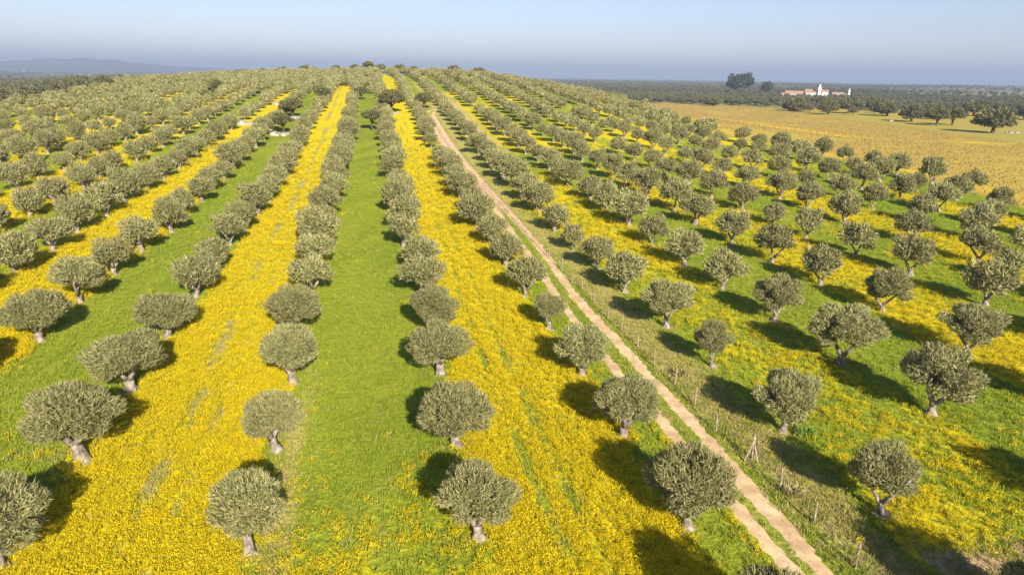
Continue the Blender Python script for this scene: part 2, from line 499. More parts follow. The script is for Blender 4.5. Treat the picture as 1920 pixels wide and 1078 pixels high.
# ------------------------------------------------------------------ trees
def tri_blades(pts, dirs, ln, wd, r, droop=0.0):
    """one slim pointed blade (4 verts, 2 triangles folded) per point"""
    n = len(pts)
    dirs = dirs / np.linalg.norm(dirs, axis=1, keepdims=True)
    ref = r.normal(size=(n, 3)); s = np.cross(dirs, ref); s /= np.linalg.norm(s, axis=1, keepdims=True) + 1e-9
    L = (ln * (.6 + .8 * r.random(n)))[:, None]; W = (wd * (.7 + .6 * r.random(n)))[:, None]
    nrm = np.cross(dirs, s)
    a = pts - dirs * L * .35; b = pts + s * W * .5 + nrm * W * .15; c_ = pts - s * W * .5 + nrm * W * .15; d = pts + dirs * L * .65
    d[:, 2] -= droop * L[:, 0]
    v = np.stack([a, b, d, c_], 1).reshape(-1, 3)
    i = np.arange(n)[:, None] * 4
    f = np.concatenate([i + np.array([[0, 1, 2]]), i + np.array([[0, 2, 3]])], 1).reshape(-1, 3)
    return v, f


def lobes(seed, nl, rad=(.36, .5), off=(.5, .66), core=.6, openness=0.0):
    r = np.random.default_rng(seed)
    L = [((0, 0, 0), core)]
    ga = math.pi * (3 - math.sqrt(5))
    for i in range(nl):
        z = 1 - 1.75 * (i + .5) / nl
        a = i * ga + r.normal() * .25
        q = math.sqrt(max(0, 1 - z * z)); o = r.uniform(*off)
        L.append(((q * math.cos(a) * o, q * math.sin(a) * o, z * o), r.uniform(*rad) * (1 - openness * r.random())))
    return L


def lobe_r(dirs, L):
    out = np.zeros(len(dirs))
    for c_, rad in L:
        c_ = np.array(c_); b = dirs @ c_
        disc = b * b - (c_ @ c_ - rad * rad)
        t = np.where(disc > 0, b + np.sqrt(np.maximum(disc, 0)), 0)
        out = np.maximum(out, t)
    return out


def ico(level):
    t = (1 + 5 ** .5) / 2
    v = [(-1, t, 0), (1, t, 0), (-1, -t, 0), (1, -t, 0), (0, -1, t), (0, 1, t), (0, -1, -t), (0, 1, -t), (t, 0, -1), (t, 0, 1), (-t, 0, -1), (-t, 0, 1)]
    v = [np.array(a) / np.linalg.norm(a) for a in v]
    f = [(0, 11, 5), (0, 5, 1), (0, 1, 7), (0, 7, 10), (0, 10, 11), (1, 5, 9), (5, 11, 4), (11, 10, 2), (10, 7, 6), (7, 1, 8), (3, 9, 4), (3, 4, 2), (3, 2, 6), (3, 6, 8), (3, 8, 9), (4, 9, 5), (2, 4, 11), (6, 2, 10), (8, 6, 7), (9, 8, 1)]
    for _ in range(level):
        mid = {}; nf_ = []

        def md(a, b):
            k = (min(a, b), max(a, b))
            if k not in mid:
                w = v[a] + v[b]; v.append(w / np.linalg.norm(w)); mid[k] = len(v) - 1
            return mid[k]
        for a, b, c_ in f:
            x, y, z = md(a, b), md(b, c_), md(c_, a); nf_ += [(a, x, z), (b, y, x), (c_, z, y), (x, y, z)]
        f = nf_
    return np.array(v), np.array(f)


ICO1 = ico(1); ICO2 = ico(2)


def crown_mesh(seed, n, ln, wd, L, b=.72, flat=.72, core=.70, up=.5, rnd=.5, depth=.34, shoots=0):
    """leafy crown of unit radius, centre at the origin; returns verts, triangles"""
    r = np.random.default_rng(seed)
    d = r.normal(size=(n, 3)); d /= np.linalg.norm(d, axis=1, keepdims=True)
    R = lobe_r(d, L)
    q = 1 - depth * r.random(n) ** 1.7
    p = d * (R * q)[:, None]
    eps = 1e-2
    dirs = d + np.array([0, 0, up]) + r.normal(size=(n, 3)) * rnd
    p[:, 2] = np.where(p[:, 2] > 0, p[:, 2] * b, p[:, 2] * b * flat)
    v, f = tri_blades(p, dirs, ln, wd, r)
    if shoots:
        k = r.choice(n, shoots); ds = d[k] * .7 + np.array([0, 0, .75]) + r.normal(size=(shoots, 3)) * .25
        pk = d[k] * R[k][:, None] * .98; pk[:, 2] = np.where(pk[:, 2] > 0, pk[:, 2] * b, pk[:, 2] * b * flat)
        v2, f2 = tri_blades(pk, ds, ln * 1.7, wd * .9, r)
        f = np.concatenate([f, f2 + len(v)]); v = np.concatenate([v, v2])
    iv, if_ = ICO2 if n > 1500 else ICO1
    cr = iv * (lobe_r(iv, L) * core)[:, None]
    cr[:, 2] = np.where(cr[:, 2] > 0, cr[:, 2] * b, cr[:, 2] * b * flat)
    return np.concatenate([v, cr]), np.concatenate([f, if_ + len(v)])


def trunk_mb(seed, style):
    """unit: crown radius 1; ground at 0, crown bottom near .45"""
    r = random.Random(seed); mb = MB()
    lean = (r.uniform(-.08, .08), r.uniform(-.08, .08))
    hf_ = .34 if style == 'round' else .27
    r0 = .115 if style == 'round' else .088
    pts = [(0, 0, -.12), (lean[0] * .1, lean[1] * .1, .03), (lean[0] * .5, lean[1] * .5, hf_ * .5), (lean[0], lean[1], hf_)]
    mb.tube(pts, [r0 * 2.2, r0 * 1.42, r0 * .98, r0 * .92], 11, True, .2, r)
    n = 3 if style == 'round' else r.choice((2, 3))
    a0 = r.uniform(0, 6.28)
    for i in range(n):
        a = a0 + i * 2 * math.pi / n + r.uniform(-.4, .4)
        sp = .5 if style == 'round' else .62
        q = [(lean[0], lean[1], hf_ - .05), (lean[0] + math.cos(a) * sp * .35, lean[1] + math.sin(a) * sp * .35, hf_ + .22),
             (lean[0] + math.cos(a) * sp * .7, lean[1] + math.sin(a) * sp * .7, hf_ + .5), (lean[0] + math.cos(a + .2) * sp, lean[1] + math.sin(a + .2) * sp, hf_ + .85)]
        mb.tube(q, [r0 * .72, r0 * .55, r0 * .42, r0 * .25], 7, True, .1, r)
    return mb


CZ = {'round': 1.0, 'open': 1.05}
CROWN = {}; TRUNK = {}
for st in ('round', 'open'):
    TRUNK[st] = [trunk_mb(50 + i + (10 if st == 'open' else 0), st).build('trunk', M['trunk'], smooth=True, link=False).data for i in range(4)]
    for lod, n, ln, wd in ((0, 15000, .125, .021), (1, 3600, .18, .044)):
        lst = []
        for i in range(8 if lod == 0 else 5):
            if st == 'round': L = lobes(100 + i, 13 + i % 4 * 2, (.22, .42), (.54, .76), .58)
            else: L = lobes(200 + i, 13, (.26, .44), (.50, .74), .50, .2)
            v, f = crown_mesh(300 + i + lod * 40 + (1000 if st == 'open' else 0), n, ln, wd, L, flat=.86, core=.60, up=.45, rnd=.7, depth=.46 if st == 'round' else .52, shoots=380 if lod == 0 else 150)
            lst.append(mesh_obj('crown', v, f, [M['olive']], link=False).data)
        CROWN[st, lod] = lst

ORD = ['zeroth', 'first', 'second', 'third', 'fourth', 'fifth', 'sixth', 'seventh', 'eighth', 'ninth', 'tenth', 'eleventh', 'twelfth', 'thirteenth', 'fourteenth', 'fifteenth',
       'sixteenth', 'seventeenth', 'eighteenth', 'nineteenth', 'twentieth', 'twenty-first', 'twenty-second', 'twenty-third', 'twenty-fourth', 'twenty-fifth', 'twenty-sixth',
       'twenty-seventh', 'twenty-eighth', 'twenty-ninth', 'thirtieth', 'thirty-first', 'thirty-second', 'thirty-third', 'thirty-fourth', 'thirty-fifth']


def row_name(r):
    if r == 1: return 'first row right of the middle green strip'
    if r == 2: return 'row just left of the dirt track'
    if r == 3: return 'row next to the wire fence'
    if r > 3: return '%s row right of the wire fence' % ORD[r - 2]
    return '%s row left of the middle green strip' % ORD[1 - r]


# trees measured on site: row, place in row, u, v, crown width, crown flatness
MEAS = [(-1, -1, -16.3, 28.2, 4.6, .62), (-1, 0, -16.2, 36.8, 5.4, .52), (-1, 1, -16.4, 45.6, 5.0, .62), (-1, 2, -16.6, 55.1, 4.5, .66), (-1, 3, -16.7, 65.3, 4.6, .72), (-1, 4, -16.9, 74.6, 3.9, .72), (-1, 5, -17.1, 84.6, 4.7, .63),
        (0, -1, -6.1, 27.3, 3.4, .82), (0, 0, -6.0, 36.1, 3.9, .64), (0, 1, -6.0, 45.0, 4.3, .82), (0, 2, -6.6, 54.5, 4.7, .72), (0, 3, -6.1, 64.6, 4.4, .72), (0, 4, -6.4, 74.1, 4.2, .7),
        (1, -1, 4.0, 26.4, 3.9, .8), (1, 0, 4.0, 34.8, 4.5, .72), (1, 1, 4.1, 44.8, 4.6, .67), (1, 2, 4.3, 53.1, 4.6, .7), (1, 3, 4.1, 62.5, 4.6, .68), (1, 4, 4.4, 71.0, 4.3, .7),
        (2, -1, 13.8, 25.4, 4.4, .85), (2, 0, 13.8, 34.1, 4.0, .82), (2, 1, 13.9, 42.9, 3.9, .82), (2, 2, 13.8, 52.0, 3.0, .85), (2, 3, 13.7, 60.9, 4.4, .75), (2, 4, 13.7, 71.0, 4.2, .73), (2, 5, 13.5, 79.7, 4.4, .7),
        (3, -1, 23.7, 24.7, 3.6, .85), (3, 0, 23.5, 33.0, 4.0, .85), (3, 1, 23.8, 42.7, 3.1, .85), (3, 2, 23.8, 50.9, 4.7, .78), (3, 3, 23.6, 60.5, 4.3, .77), (3, 4, 23.3, 68.5, 4.1, .76), (3, 5, 23.0, 76.4, 3.4, .82), (3, 6, 23.1, 85.7, 4.2, .78),
        (4, -1, 34.4, 21.6, 4.4, .75), (4, 0, 34.1, 33.3, 5.2, .74), (4, 1, 33.6, 41.5, 5.5, .69), (4, 2, 33.7, 50.7, 4.6, .8), (4, 3, 33.6, 59.9, 4.2, .82), (4, 4, 33.3, 68.0, 4.4, .78), (4, 5, 33.1, 76.8, 4.3, .8),
        (5, 1, 44.4, 41.3, 4.8, .68), (5, 2, 44.9, 51.2, 4.6, .77), (5, 3, 44.2, 59.4, 4.5, .8), (5, 4, 43.9, 68.0, 5.0, .7), (5, 5, 43.5, 76.5, 4.6, .78),
        (6, 2, 55.9, 51.2, 4.9, .75), (6, 3, 56.0, 60.9, 5.3, .68), (6, 4, 55.0, 68.6, 4.5, .8), (6, 5, 54.6, 77.6, 4.5, .8), (7, 4, 67.5, 64.0, 5.0, .7), (7, 5, 66.8, 73.6, 4.9, .7),
        (-2, 1, -28.0, 48.5, 4.8, .68), (-2, 2, -26.1, 56.1, 4.9, .7), (-2, 3, -26.5, 65.3, 5.1, .65), (-2, 4, -26.5, 74.1, 4.4, .74), (-2, 5, -26.4, 83.0, 4.7, .69), (-3, 4, -35.9, 75.4, 5.1, .67), (-3, 5, -35.8, 84.0, 4.8, .7)]
have = {(a[0], a[1]) for a in MEAS}
LIFT = {(0, -1): .62, (0, 0): .35, (0, 1): .25, (2, 2): .45, (3, -1): .3, (3, 1): .45, (2, 0): .2, (1, -1): .15, (-1, 0): .15}   # taller stems
rt = random.Random(11)
TREES = []                                   # row, place, u, v, width, b
for a in MEAS: TREES.append(list(a))
V_CREST = 486
GAPS = [(6.5, 223.4, 4.5), (-22, 185, 3.5), (-31.8, 203.8, 3.5), (34.9, 233.4, 4), (17.3, 234.9, 4), (-21.5, 215, 3.5)]
for r in range(-11, 13):
    for j in range(-2, 62):
        if (r, j) in have: continue
        v = 36.24 + 9.07 * j - .864 * r + rt.gauss(0, .45)
        shrink = 1 - .10 * min(1, max(0, (v - 180) / 150)) if r < 2 else 1.0
        u = 4 + (ROWU[r] - 4) * shrink + rt.gauss(0, .28)
        if v < (20 if r <= 1 else 14) or v > V_CREST: continue
        if u > right_edge(v) - 1.5: continue
        if any(math.hypot(u - a, (v - b) * .6) < c_ for a, b, c_ in GAPS): continue
        if rt.random() < .015 and v > 100: continue
        if v > 100 and u < -118: continue
        TREES.append([r, j, u, v, min(6.0, max(3.5, rt.gauss(4.75 if v < 190 else 4.35, .5))), min(.95, max(.62, rt.gauss(.79, .07)))])


def project(x, y, z):
    d = Vector((x, y, z - CAM_Z)); w = d.dot(FW)
    if w < 1: return None
    return 960 + FPX * d.dot(RT) / w, 539 - FPX * d.dot(UP) / w, w


vis = []
for t in TREES:
    x, y = uv2xy(t[2], t[3]); z = float(height_uv(t[2], t[3]))
    pr = project(x, y, z + 2.0)
    if pr is None: continue
    rad_px = FPX * t[4] * .5 / pr[2]
    if pr[0] < -220 or pr[0] > 2140 or pr[1] - rad_px > 1330: continue
    inside = -rad_px * .8 < pr[0] < 1920 + rad_px * .8 and pr[1] - rad_px * .85 < 1078
    if not inside:                                   # keep an outside tree only for the shadow it throws into view
        sx, sy = x - sdir.x / sdir.z * 3.4, y - sdir.y / sdir.z * 3.4
        ps = project(sx, sy, float(height(sx, sy)))
        if ps is None or not (-20 < ps[0] < 1940 and ps[1] < 1098): continue
    vis.append((pr[2], t, x, y, z, inside))
vis.sort(key=lambda a: a[0])
near = vis[:300]; farther = vis[300:]
count = {}
near.sort(key=lambda a: (a[1][0], a[1][3]))
for dep, t, x, y, z, inside in near:
    r, j, u, v, W, b = t
    if inside:
        count[r] = count.get(r, 0) + 1
        k = count[r]
        size = 'wide' if W > 5.0 else 'small' if W < 3.8 else 'tall rounded' if b > .79 else 'rounded' if W < 4.6 else 'bushy'
        place = 'nearest tree' if k == 1 else '%s from the front' % ORD[k]
        if k == 1: lab = '%s olive, nearest one, %s' % (size, row_name(r))
        else: lab = '%s olive, %s from front, %s' % (size, ORD[k], row_name(r))
    elif x > 0: lab = 'olive outside the frame, %s, only its shadow showing' % row_name(r)
    else: lab = 'olive past the left edge, %s, shadow showing' % row_name(r)
    rt2 = random.Random(int(u * 97 + v * 13))
    st = 'round' if ((r <= 1 and rt2.random() < .75) or (r == 2 and rt2.random() < .5) or rt2.random() < .2) else 'open'
    lod = 0 if dep < 62 else 1
    s = W / 2 / .97
    root = empty('olive_tree', (x, y, z), rt2.uniform(0, 6.28), s)
    tag(root, lab, 'olive tree', 'olive trees planted in rows')
    tk = bpy.data.objects.new('trunk', rt2.choice(TRUNK[st])); COL.objects.link(tk); tk.parent = root
    lift = LIFT.get((r, j), 0.0) / s
    cz = CZ[st] * (.78 + .22 * b / .72) + lift
    tk.scale = (1, 1, 1 + lift / .85)
    cr = bpy.data.objects.new('crown', rt2.choice(CROWN[st, lod])); COL.objects.link(cr); cr.parent = root
    cr.location = (rt2.uniform(-.09, .09), rt2.uniform(-.09, .09), cz); cr.scale = (rt2.uniform(.97, 1.06), rt2.uniform(.86, 1.03), b / .72 * rt2.uniform(.95, 1.06))
    cr.rotation_euler = (rt2.uniform(-.1, .1), rt2.uniform(-.1, .1), rt2.uniform(0, 6.28))


# bare trodden soil round the trunks
_b = np.array(MS[2]); gu, gv = U.ravel(), V.ravel(); _nearm = np.where((gv > 8) & (gv < 90) & (np.abs(gu) < 90))[0]
for t in MEAS:
    dd_ = (gu[_nearm] - t[2]) ** 2 + (gv[_nearm] - t[3]) ** 2
    q_ = dd_ < 4; _b[_nearm[q_]] = np.maximum(_b[_nearm[q_]], .72 * np.exp(-dd_[q_] / .55))
ground.data.attributes['bare'].data.foreach_set('value', np.ascontiguousarray(_b, np.float32))

# ------------------------------------------------------------------ scattered stuff (instances on points)
def scatter(name, pts, yaw, scl, idx, sources, kind='stuff', tilt=0.0):
    n = len(pts)
    me = bpy.data.meshes.new(name); me.vertices.add(n); me.vertices.foreach_set('co', np.asarray(pts, np.float32).ravel())
    rot = np.zeros((n, 3), np.float32); rot[:, 2] = yaw
    if tilt: rot[:, :2] = rng.normal(size=(n, 2)) * tilt
    if np.ndim(scl) == 1: scl = np.repeat(np.asarray(scl)[:, None], 3, 1)
    a = me.attributes.new('rot', 'FLOAT_VECTOR', 'POINT'); a.data.foreach_set('vector', rot.ravel())
    a = me.attributes.new('scl', 'FLOAT_VECTOR', 'POINT'); a.data.foreach_set('vector', np.ascontiguousarray(scl, np.float32).ravel())
    a = me.attributes.new('pick', 'INT', 'POINT'); a.data.foreach_set('value', np.ascontiguousarray(idx, np.int32))
    o = bpy.data.objects.new(name, me); COL.objects.link(o)
    src = bpy.data.collections.new(name + '_sources')
    for i, s in enumerate(sources):
        s.name = '%s_source_%02d' % (name, i); src.objects.link(s)
    ng = bpy.data.node_groups.new(name, 'GeometryNodeTree')
    ng.interface.new_socket('Geometry', in_out='INPUT', socket_type='NodeSocketGeometry')
    ng.interface.new_socket('Geometry', in_out='OUTPUT', socket_type='NodeSocketGeometry')
    N = ng.nodes; gi = N.new('NodeGroupInput'); go = N.new('NodeGroupOutput')
    ci = N.new('GeometryNodeCollectionInfo'); ci.inputs['Collection'].default_value = src
    ci.inputs['Separate Children'].default_value = True; ci.inputs['Reset Children'].default_value = True
    ip = N.new('GeometryNodeInstanceOnPoints'); ip.inputs['Pick Instance'].default_value = True

    def na_(nm, ty):
        q = N.new('GeometryNodeInputNamedAttribute'); q.data_type = ty; q.inputs['Name'].default_value = nm
        return next(s for s in q.outputs if s.name == 'Attribute' and s.enabled)
    er = N.new('FunctionNodeEulerToRotation')
    ng.links.new(na_('rot', 'FLOAT_VECTOR'), er.inputs[0])
    ng.links.new(er.outputs[0], ip.inputs['Rotation'])
    ng.links.new(na_('scl', 'FLOAT_VECTOR'), ip.inputs['Scale'])
    ng.links.new(na_('pick', 'INT'), ip.inputs['Instance Index'])
    ng.links.new(gi.outputs[0], ip.inputs['Points']); ng.links.new(ci.outputs[0], ip.inputs['Instance'])
    ng.links.new(ip.outputs[0], go.inputs[0])
    md = o.modifiers.new('scatter', 'NODES'); md.node_group = ng
    tag(o, kind=kind)
    return o


# the orchard beyond the 300 nearest trees
def whole_tree(seed, n, ln, wd, L, b, cz, leaf, bark, trunk_r=.1, flat=.72, core=.74, up=.4):
    v, f = crown_mesh(seed, n, ln, wd, L, b, flat, core, up)
    v = v + np.array([0, 0, cz])
    r = random.Random(seed); mb = MB()
    mb.tube([(0, 0, -.2), (0, 0, .05), (r.uniform(-.06, .06), r.uniform(-.06, .06), cz * .5), (r.uniform(-.1, .1), 0, cz)], [trunk_r * 1.3, trunk_r * 1.1, trunk_r * .8, trunk_r * .5], 5, False)
    tv = np.array(mb.v); tf = np.array([[a, b_, c_] for a, b_, c_, d_ in mb.f] + [[a, c_, d_] for a, b_, c_, d_ in mb.f])
    mi = np.concatenate([np.zeros(len(f), int), np.ones(len(tf), int)])
    return mesh_obj('tree', np.concatenate([v, tv]), np.concatenate([f, tf + len(v)]), [leaf, bark], None, mi, link=False)


src = [whole_tree(400 + i, 900, .25, .085, lobes(420 + i, 13, (.34, .48), (.52, .66), .58, .15), .73, .88, M['olive'], M['trunk'], .085, .86) for i in range(5)]
fp = np.array([(a[2], a[3], a[4] - .05) for a in farther]); fw = np.array([a[1][4] for a in farther]) / 1.94
fb = np.array([a[1][5] for a in farther]) / .73
inf = []
for gu in np.arange(-118, 60, 4.6):
    for gv in np.arange(225, 500, 5.2):
        a, b = gu + rt.gauss(0, 1.1), gv + rt.gauss(0, 1.2)
        lim = 292 if -46 < a < 4 else 375 if a <= -46 else 440
        if -16.5 < a < -5.5: lim = 302
        if 5 < a < 13: lim = 470
        if b < lim + rt.gauss(0, 9) or rt.random() < .35: continue
        inf.append((a, b))
inf = np.array(inf)
fuv = np.array([(a[1][2], a[1][3]) for a in farther])
dmin = np.array([np.min(np.hypot(fuv[:, 0] - a, fuv[:, 1] - b)) for a, b in inf])
inf = inf[dmin > 3.0]
ix, iy = uv2xy(inf[:, 0], inf[:, 1])
fp = np.concatenate([fp, np.stack([ix, iy, height_uv(inf[:, 0], inf[:, 1]) - .05], -1)])
fw = np.concatenate([fw, rng.uniform(3.6, 5.4, len(inf)) / 1.94]); fb = np.concatenate([fb, rng.uniform(.9, 1.15, len(inf))])
nfar = len(fp)
scatter('olive_orchard', fp, rng.random(nfar) * 6.28, np.stack([fw, fw, fw * fb], -1), rng.integers(0, 5, nfar), src)

# woodland on the plain and behind the orchard
pts = []
rw = np.random.default_rng(5)
N = 60000
azr = np.radians(rw.uniform(-46, 46, N)); dd = np.sqrt(rw.uniform(120 ** 2, 5200 ** 2, N))
dd = np.where(rw.random(N) < .45, np.sqrt(rw.uniform(120 ** 2, 1700 ** 2, N)), dd)
dd = np.where(rw.random(N) < .12, np.sqrt(rw.uniform(120 ** 2, 800 ** 2, N)), dd)
wx, wy = np.sin(azr) * dd, np.cos(azr) * dd
wu, wv = xy2uv(wx, wy)
MW = masks(wu, wv)
clump = fbm(wx / 420, wy / 420, 77)
prob = np.where(MW[4] > .6, np.clip((clump - .38) * 4.5, .06, 1), np.where(MW[5] > .6, .10 * (dd > 520), 0))
prob = prob * np.where(dd > 1700, .62, 1.0)
prob = np.where((wu < -115) & (dd < 700), np.maximum(prob, .8), prob)
keep = rw.random(N) < prob
behind = (np.abs(wu - 20) < 130) & (wv > 560) & (wv < 3000)
keep &= ~behind
farm = (np.abs(wx - 412) < 70) & (wy > 905) & (wy < 1090)
keep &= ~farm
wx, wy, wu, wv, dd = wx[keep], wy[keep], wu[keep], wv[keep], dd[keep]
# thin out overlapping close ones
order = np.argsort(dd); cell = {}; ok = []
for i in order:
    g_ = 5.2 if dd[i] < 900 else 7.5
    key = (int(g_ * 10), int(wx[i] // g_), int(wy[i] // g_))
    if key in cell: continue
    cell[key] = 1; ok.append(i)
ok = np.array(ok); wx, wy, dd = wx[ok], wy[ok], dd[ok]
wz = height(wx, wy) - .1
src = [whole_tree(500 + i, 420, .30, .15, lobes(520 + i, 10, (.36, .5), (.5, .66), .56, .2), .66, .95, M['wood_far'], M['oak_trunk'], .09) for i in range(5)]
ws = rw.uniform(2.2, 4.2, len(wx)) * np.where(dd > 1500, 1.35, 1.0) * np.where((wx < 0) & (dd < 700), .85, 1.0)
scatter('woodland', np.stack([wx, wy, wz], -1), rw.random(len(wx)) * 6.28, np.stack([ws, ws, ws * rw.uniform(.8, 1.1, len(wx))], -1), rw.integers(0, 5, len(wx)), src)

# vines: low brown stocks in rows over the field on the right
vy = []
for a in np.arange(60, 330, 2.6):
    for b in np.arange(90, 740, 1.5):
        vy.append((a, b))
vy = np.array(vy); vy = vy + rw.normal(size=vy.shape) * np.array([.12, .3])
vu, vv = xy2uv(vy[:, 0], vy[:, 1])
ins = np.abs(np.arctan2(vy[:, 0], vy[:, 1])) < math.radians(41)
vy, vu, vv = vy[ins], vu[ins], vv[ins]
MV = masks(vu, vv)
k = (MV[3] > .7) & (rw.random(len(vu)) < (.80 - .55 * MV[0])) & (fbm(vu / 25, vv / 25, 13) > .36)
vy, vu, vv = vy[k], vu[k], vv[k]


def twig_clump(seed, n, hgt, spread, wd, mat, link=False, bend=.3):
    r = np.random.default_rng(seed)
    p = np.zeros((n, 3)); a = r.random(n) * 6.28; q = r.random(n) ** .6 * spread
    p[:, 0] = np.cos(a) * q; p[:, 1] = np.sin(a) * q; p[:, 2] = hgt * .35
    d = np.stack([np.cos(a) * bend * r.random(n), np.sin(a) * bend * r.random(n), np.ones(n)], -1) + r.normal(size=(n, 3)) * .12
    return tri_blades(p, d, hgt, wd, r)


src = []
for i in range(3):
    v, f = twig_clump(600 + i, 8, .62, .2, .12, None, bend=.8)
    src.append(mesh_obj('vine', v, f, [M['vine']], link=False))
scatter('vineyard', np.stack([vy[:, 0], vy[:, 1], height_uv(vu, vv)], -1), rw.random(len(vu)) * 6.28, rw.uniform(.7, 1.25, len(vu)), rw.integers(0, 3, len(vu)), src)

# flowers and grass on the orchard floor
def sample_cover(dens, vmin, vmax):
    """dens(v) plants per m2 within the view wedge"""
    out = []
    edges = np.concatenate([np.arange(vmin, 60, 4), np.arange(60, vmax + 1, 10)])
    for a, b in zip(edges[:-1], edges[1:]):
        hw = .80 * (b + 4) + 3
        lo, hi = -hw - .2 * 0, hw
        # view wedge in (x, y); rows lean by AZ so widen on u
        n = int(dens((a + b) / 2) * (b - a) * 2 * hw)
        x = rw.uniform(-hw, hw, n); y = rw.uniform(a, b, n)
        out.append(np.stack([x, y], -1))
    return np.concatenate(out)


def off_track(u, v):
    c1 = np.interp(v, [q[1] for q in cl_l[:12]], [q[0] for q in cl_l[:12]]); c2 = np.interp(v, [q[1] for q in cl_r[:12]], [q[0] for q in cl_r[:12]])
    return (np.abs(u - c1) > .55) & (np.abs(u - c2) > .62)


trunk_xy = np.array([(a[1][2], a[1][3]) for a in vis if a[1][3] < 70])


def near_trunk(u, v, rad):
    res = np.zeros(len(u), bool)
    for a, b in trunk_xy: res |= (u - a) ** 2 + (v - b) ** 2 < rad * rad
    return res


def flower(seed):
    r = np.random.default_rng(seed)
    v, f = twig_clump(seed, 7, .34, .16, .05, None, bend=.7)
    n = 34
    a = r.random(n) * 6.28; q = r.random(n) ** .5 * .27
    c_ = np.stack([np.cos(a) * q, np.sin(a) * q, .24 + .16 * r.random(n)], -1)
    s = .015 + .014 * r.random(n)
    e1 = r.normal(size=(n, 3)) * .5 + np.array([1, 0, 0]); e2 = r.normal(size=(n, 3)) * .5 + np.array([0, 1, 0])
    e1 /= np.linalg.norm(e1, axis=1, keepdims=True); e2 /= np.linalg.norm(e2, axis=1, keepdims=True)
    q4 = np.stack([c_ + e1 * s[:, None], c_ + e2 * s[:, None], c_ - e1 * s[:, None], c_ - e2 * s[:, None]], 1).reshape(-1, 3)
    i = np.arange(n)[:, None] * 4
    f2 = np.concatenate([i + np.array([[0, 1, 2]]), i + np.array([[0, 2, 3]])], 1).reshape(-1, 3)
    mi = np.concatenate([np.zeros(len(f), int), np.ones(len(f2), int)])
    return mesh_obj('flower', np.concatenate([v, q4]), np.concatenate([f, f2 + len(v)]), [M['stem'], M['yellow']], None, mi, link=False)


xy = sample_cover(lambda v: 30 if v < 38 else 30 * (38 / v) ** 1.75 * max(0.0, min(1.0, (178 - v) / 80)), 12, 178)
fu, fv = xy2uv(xy[:, 0], xy[:, 1])
MF = masks(fu, fv)
pn = fbm(fu * .9, fv * .9, 61)
inside_o = (MF[3] < .3) & (MF[4] < .3) & (MF[5] < .3)
clear = off_track(fu, fv) & ~near_trunk(fu, fv, .45)
pf = np.clip((MF[0] + (pn - .5) * .8 - .22) * 1.25, 0, .95) * (1 - .75 * MF[1]) * (1 - MF[2])
isf = (rw.random(len(fu)) < pf * np.where(fu > 22, .72, 1.0)) & inside_o & clear
k = isf
z = height_uv(fu[k], fv[k])
scatter('wildflowers', np.stack([xy[k, 0], xy[k, 1], z], -1), rw.random(k.sum()) * 6.28, rw.uniform(.6, 1.15, k.sum()) * (1 + np.clip(fv[k] - 38, 0, 110) / 85), rw.integers(0, 4, k.sum()), [flower(700 + i) for i in range(4)])
pg = np.clip(.55 + (pn - .5) * 1.2, .1, .9) * (1 - .8 * MF[1]) * (1 - MF[2])
k2 = ~isf & (rw.random(len(fu)) < pg * .8) & inside_o & clear
src = []
for i in range(3):
    v, f = twig_clump(800 + i, 9, .24, .17, .035, None, bend=.8)
    src.append(mesh_obj('grass', v, f, [M['grass']], link=False))
scatter('grass', np.stack([xy[k2, 0], xy[k2, 1], height_uv(fu[k2], fv[k2])], -1), rw.random(k2.sum()) * 6.28, rw.uniform(.6, 1.3, k2.sum()) * (1 + np.clip(fv[k2] - 45, 0, 100) / 120), rw.integers(0, 3, k2.sum()), src)
pd = np.clip(MF[1] * 1.1 + (pn - .5) * .6, 0, .9)
k3 = ~isf & ~k2 & (rw.random(len(fu)) < pd) & inside_o & clear
src = []
for i in range(3):
    v, f = twig_clump(830 + i, 10, .20, .24, .03, None, bend=1.0)
    src.append(mesh_obj('straw', v, f, [M['dry']], link=False))
scatter('dry_grass', np.stack([xy[k3, 0], xy[k3, 1], height_uv(fu[k3], fv[k3])], -1), rw.random(k3.sum()) * 6.28, rw.uniform(.6, 1.4, k3.sum()), rw.integers(0, 3, k3.sum()), src)
print('counts', len(near), nfar, len(wx), len(vu), int(isf.sum()), int(k2.sum()), int(k3.sum()))

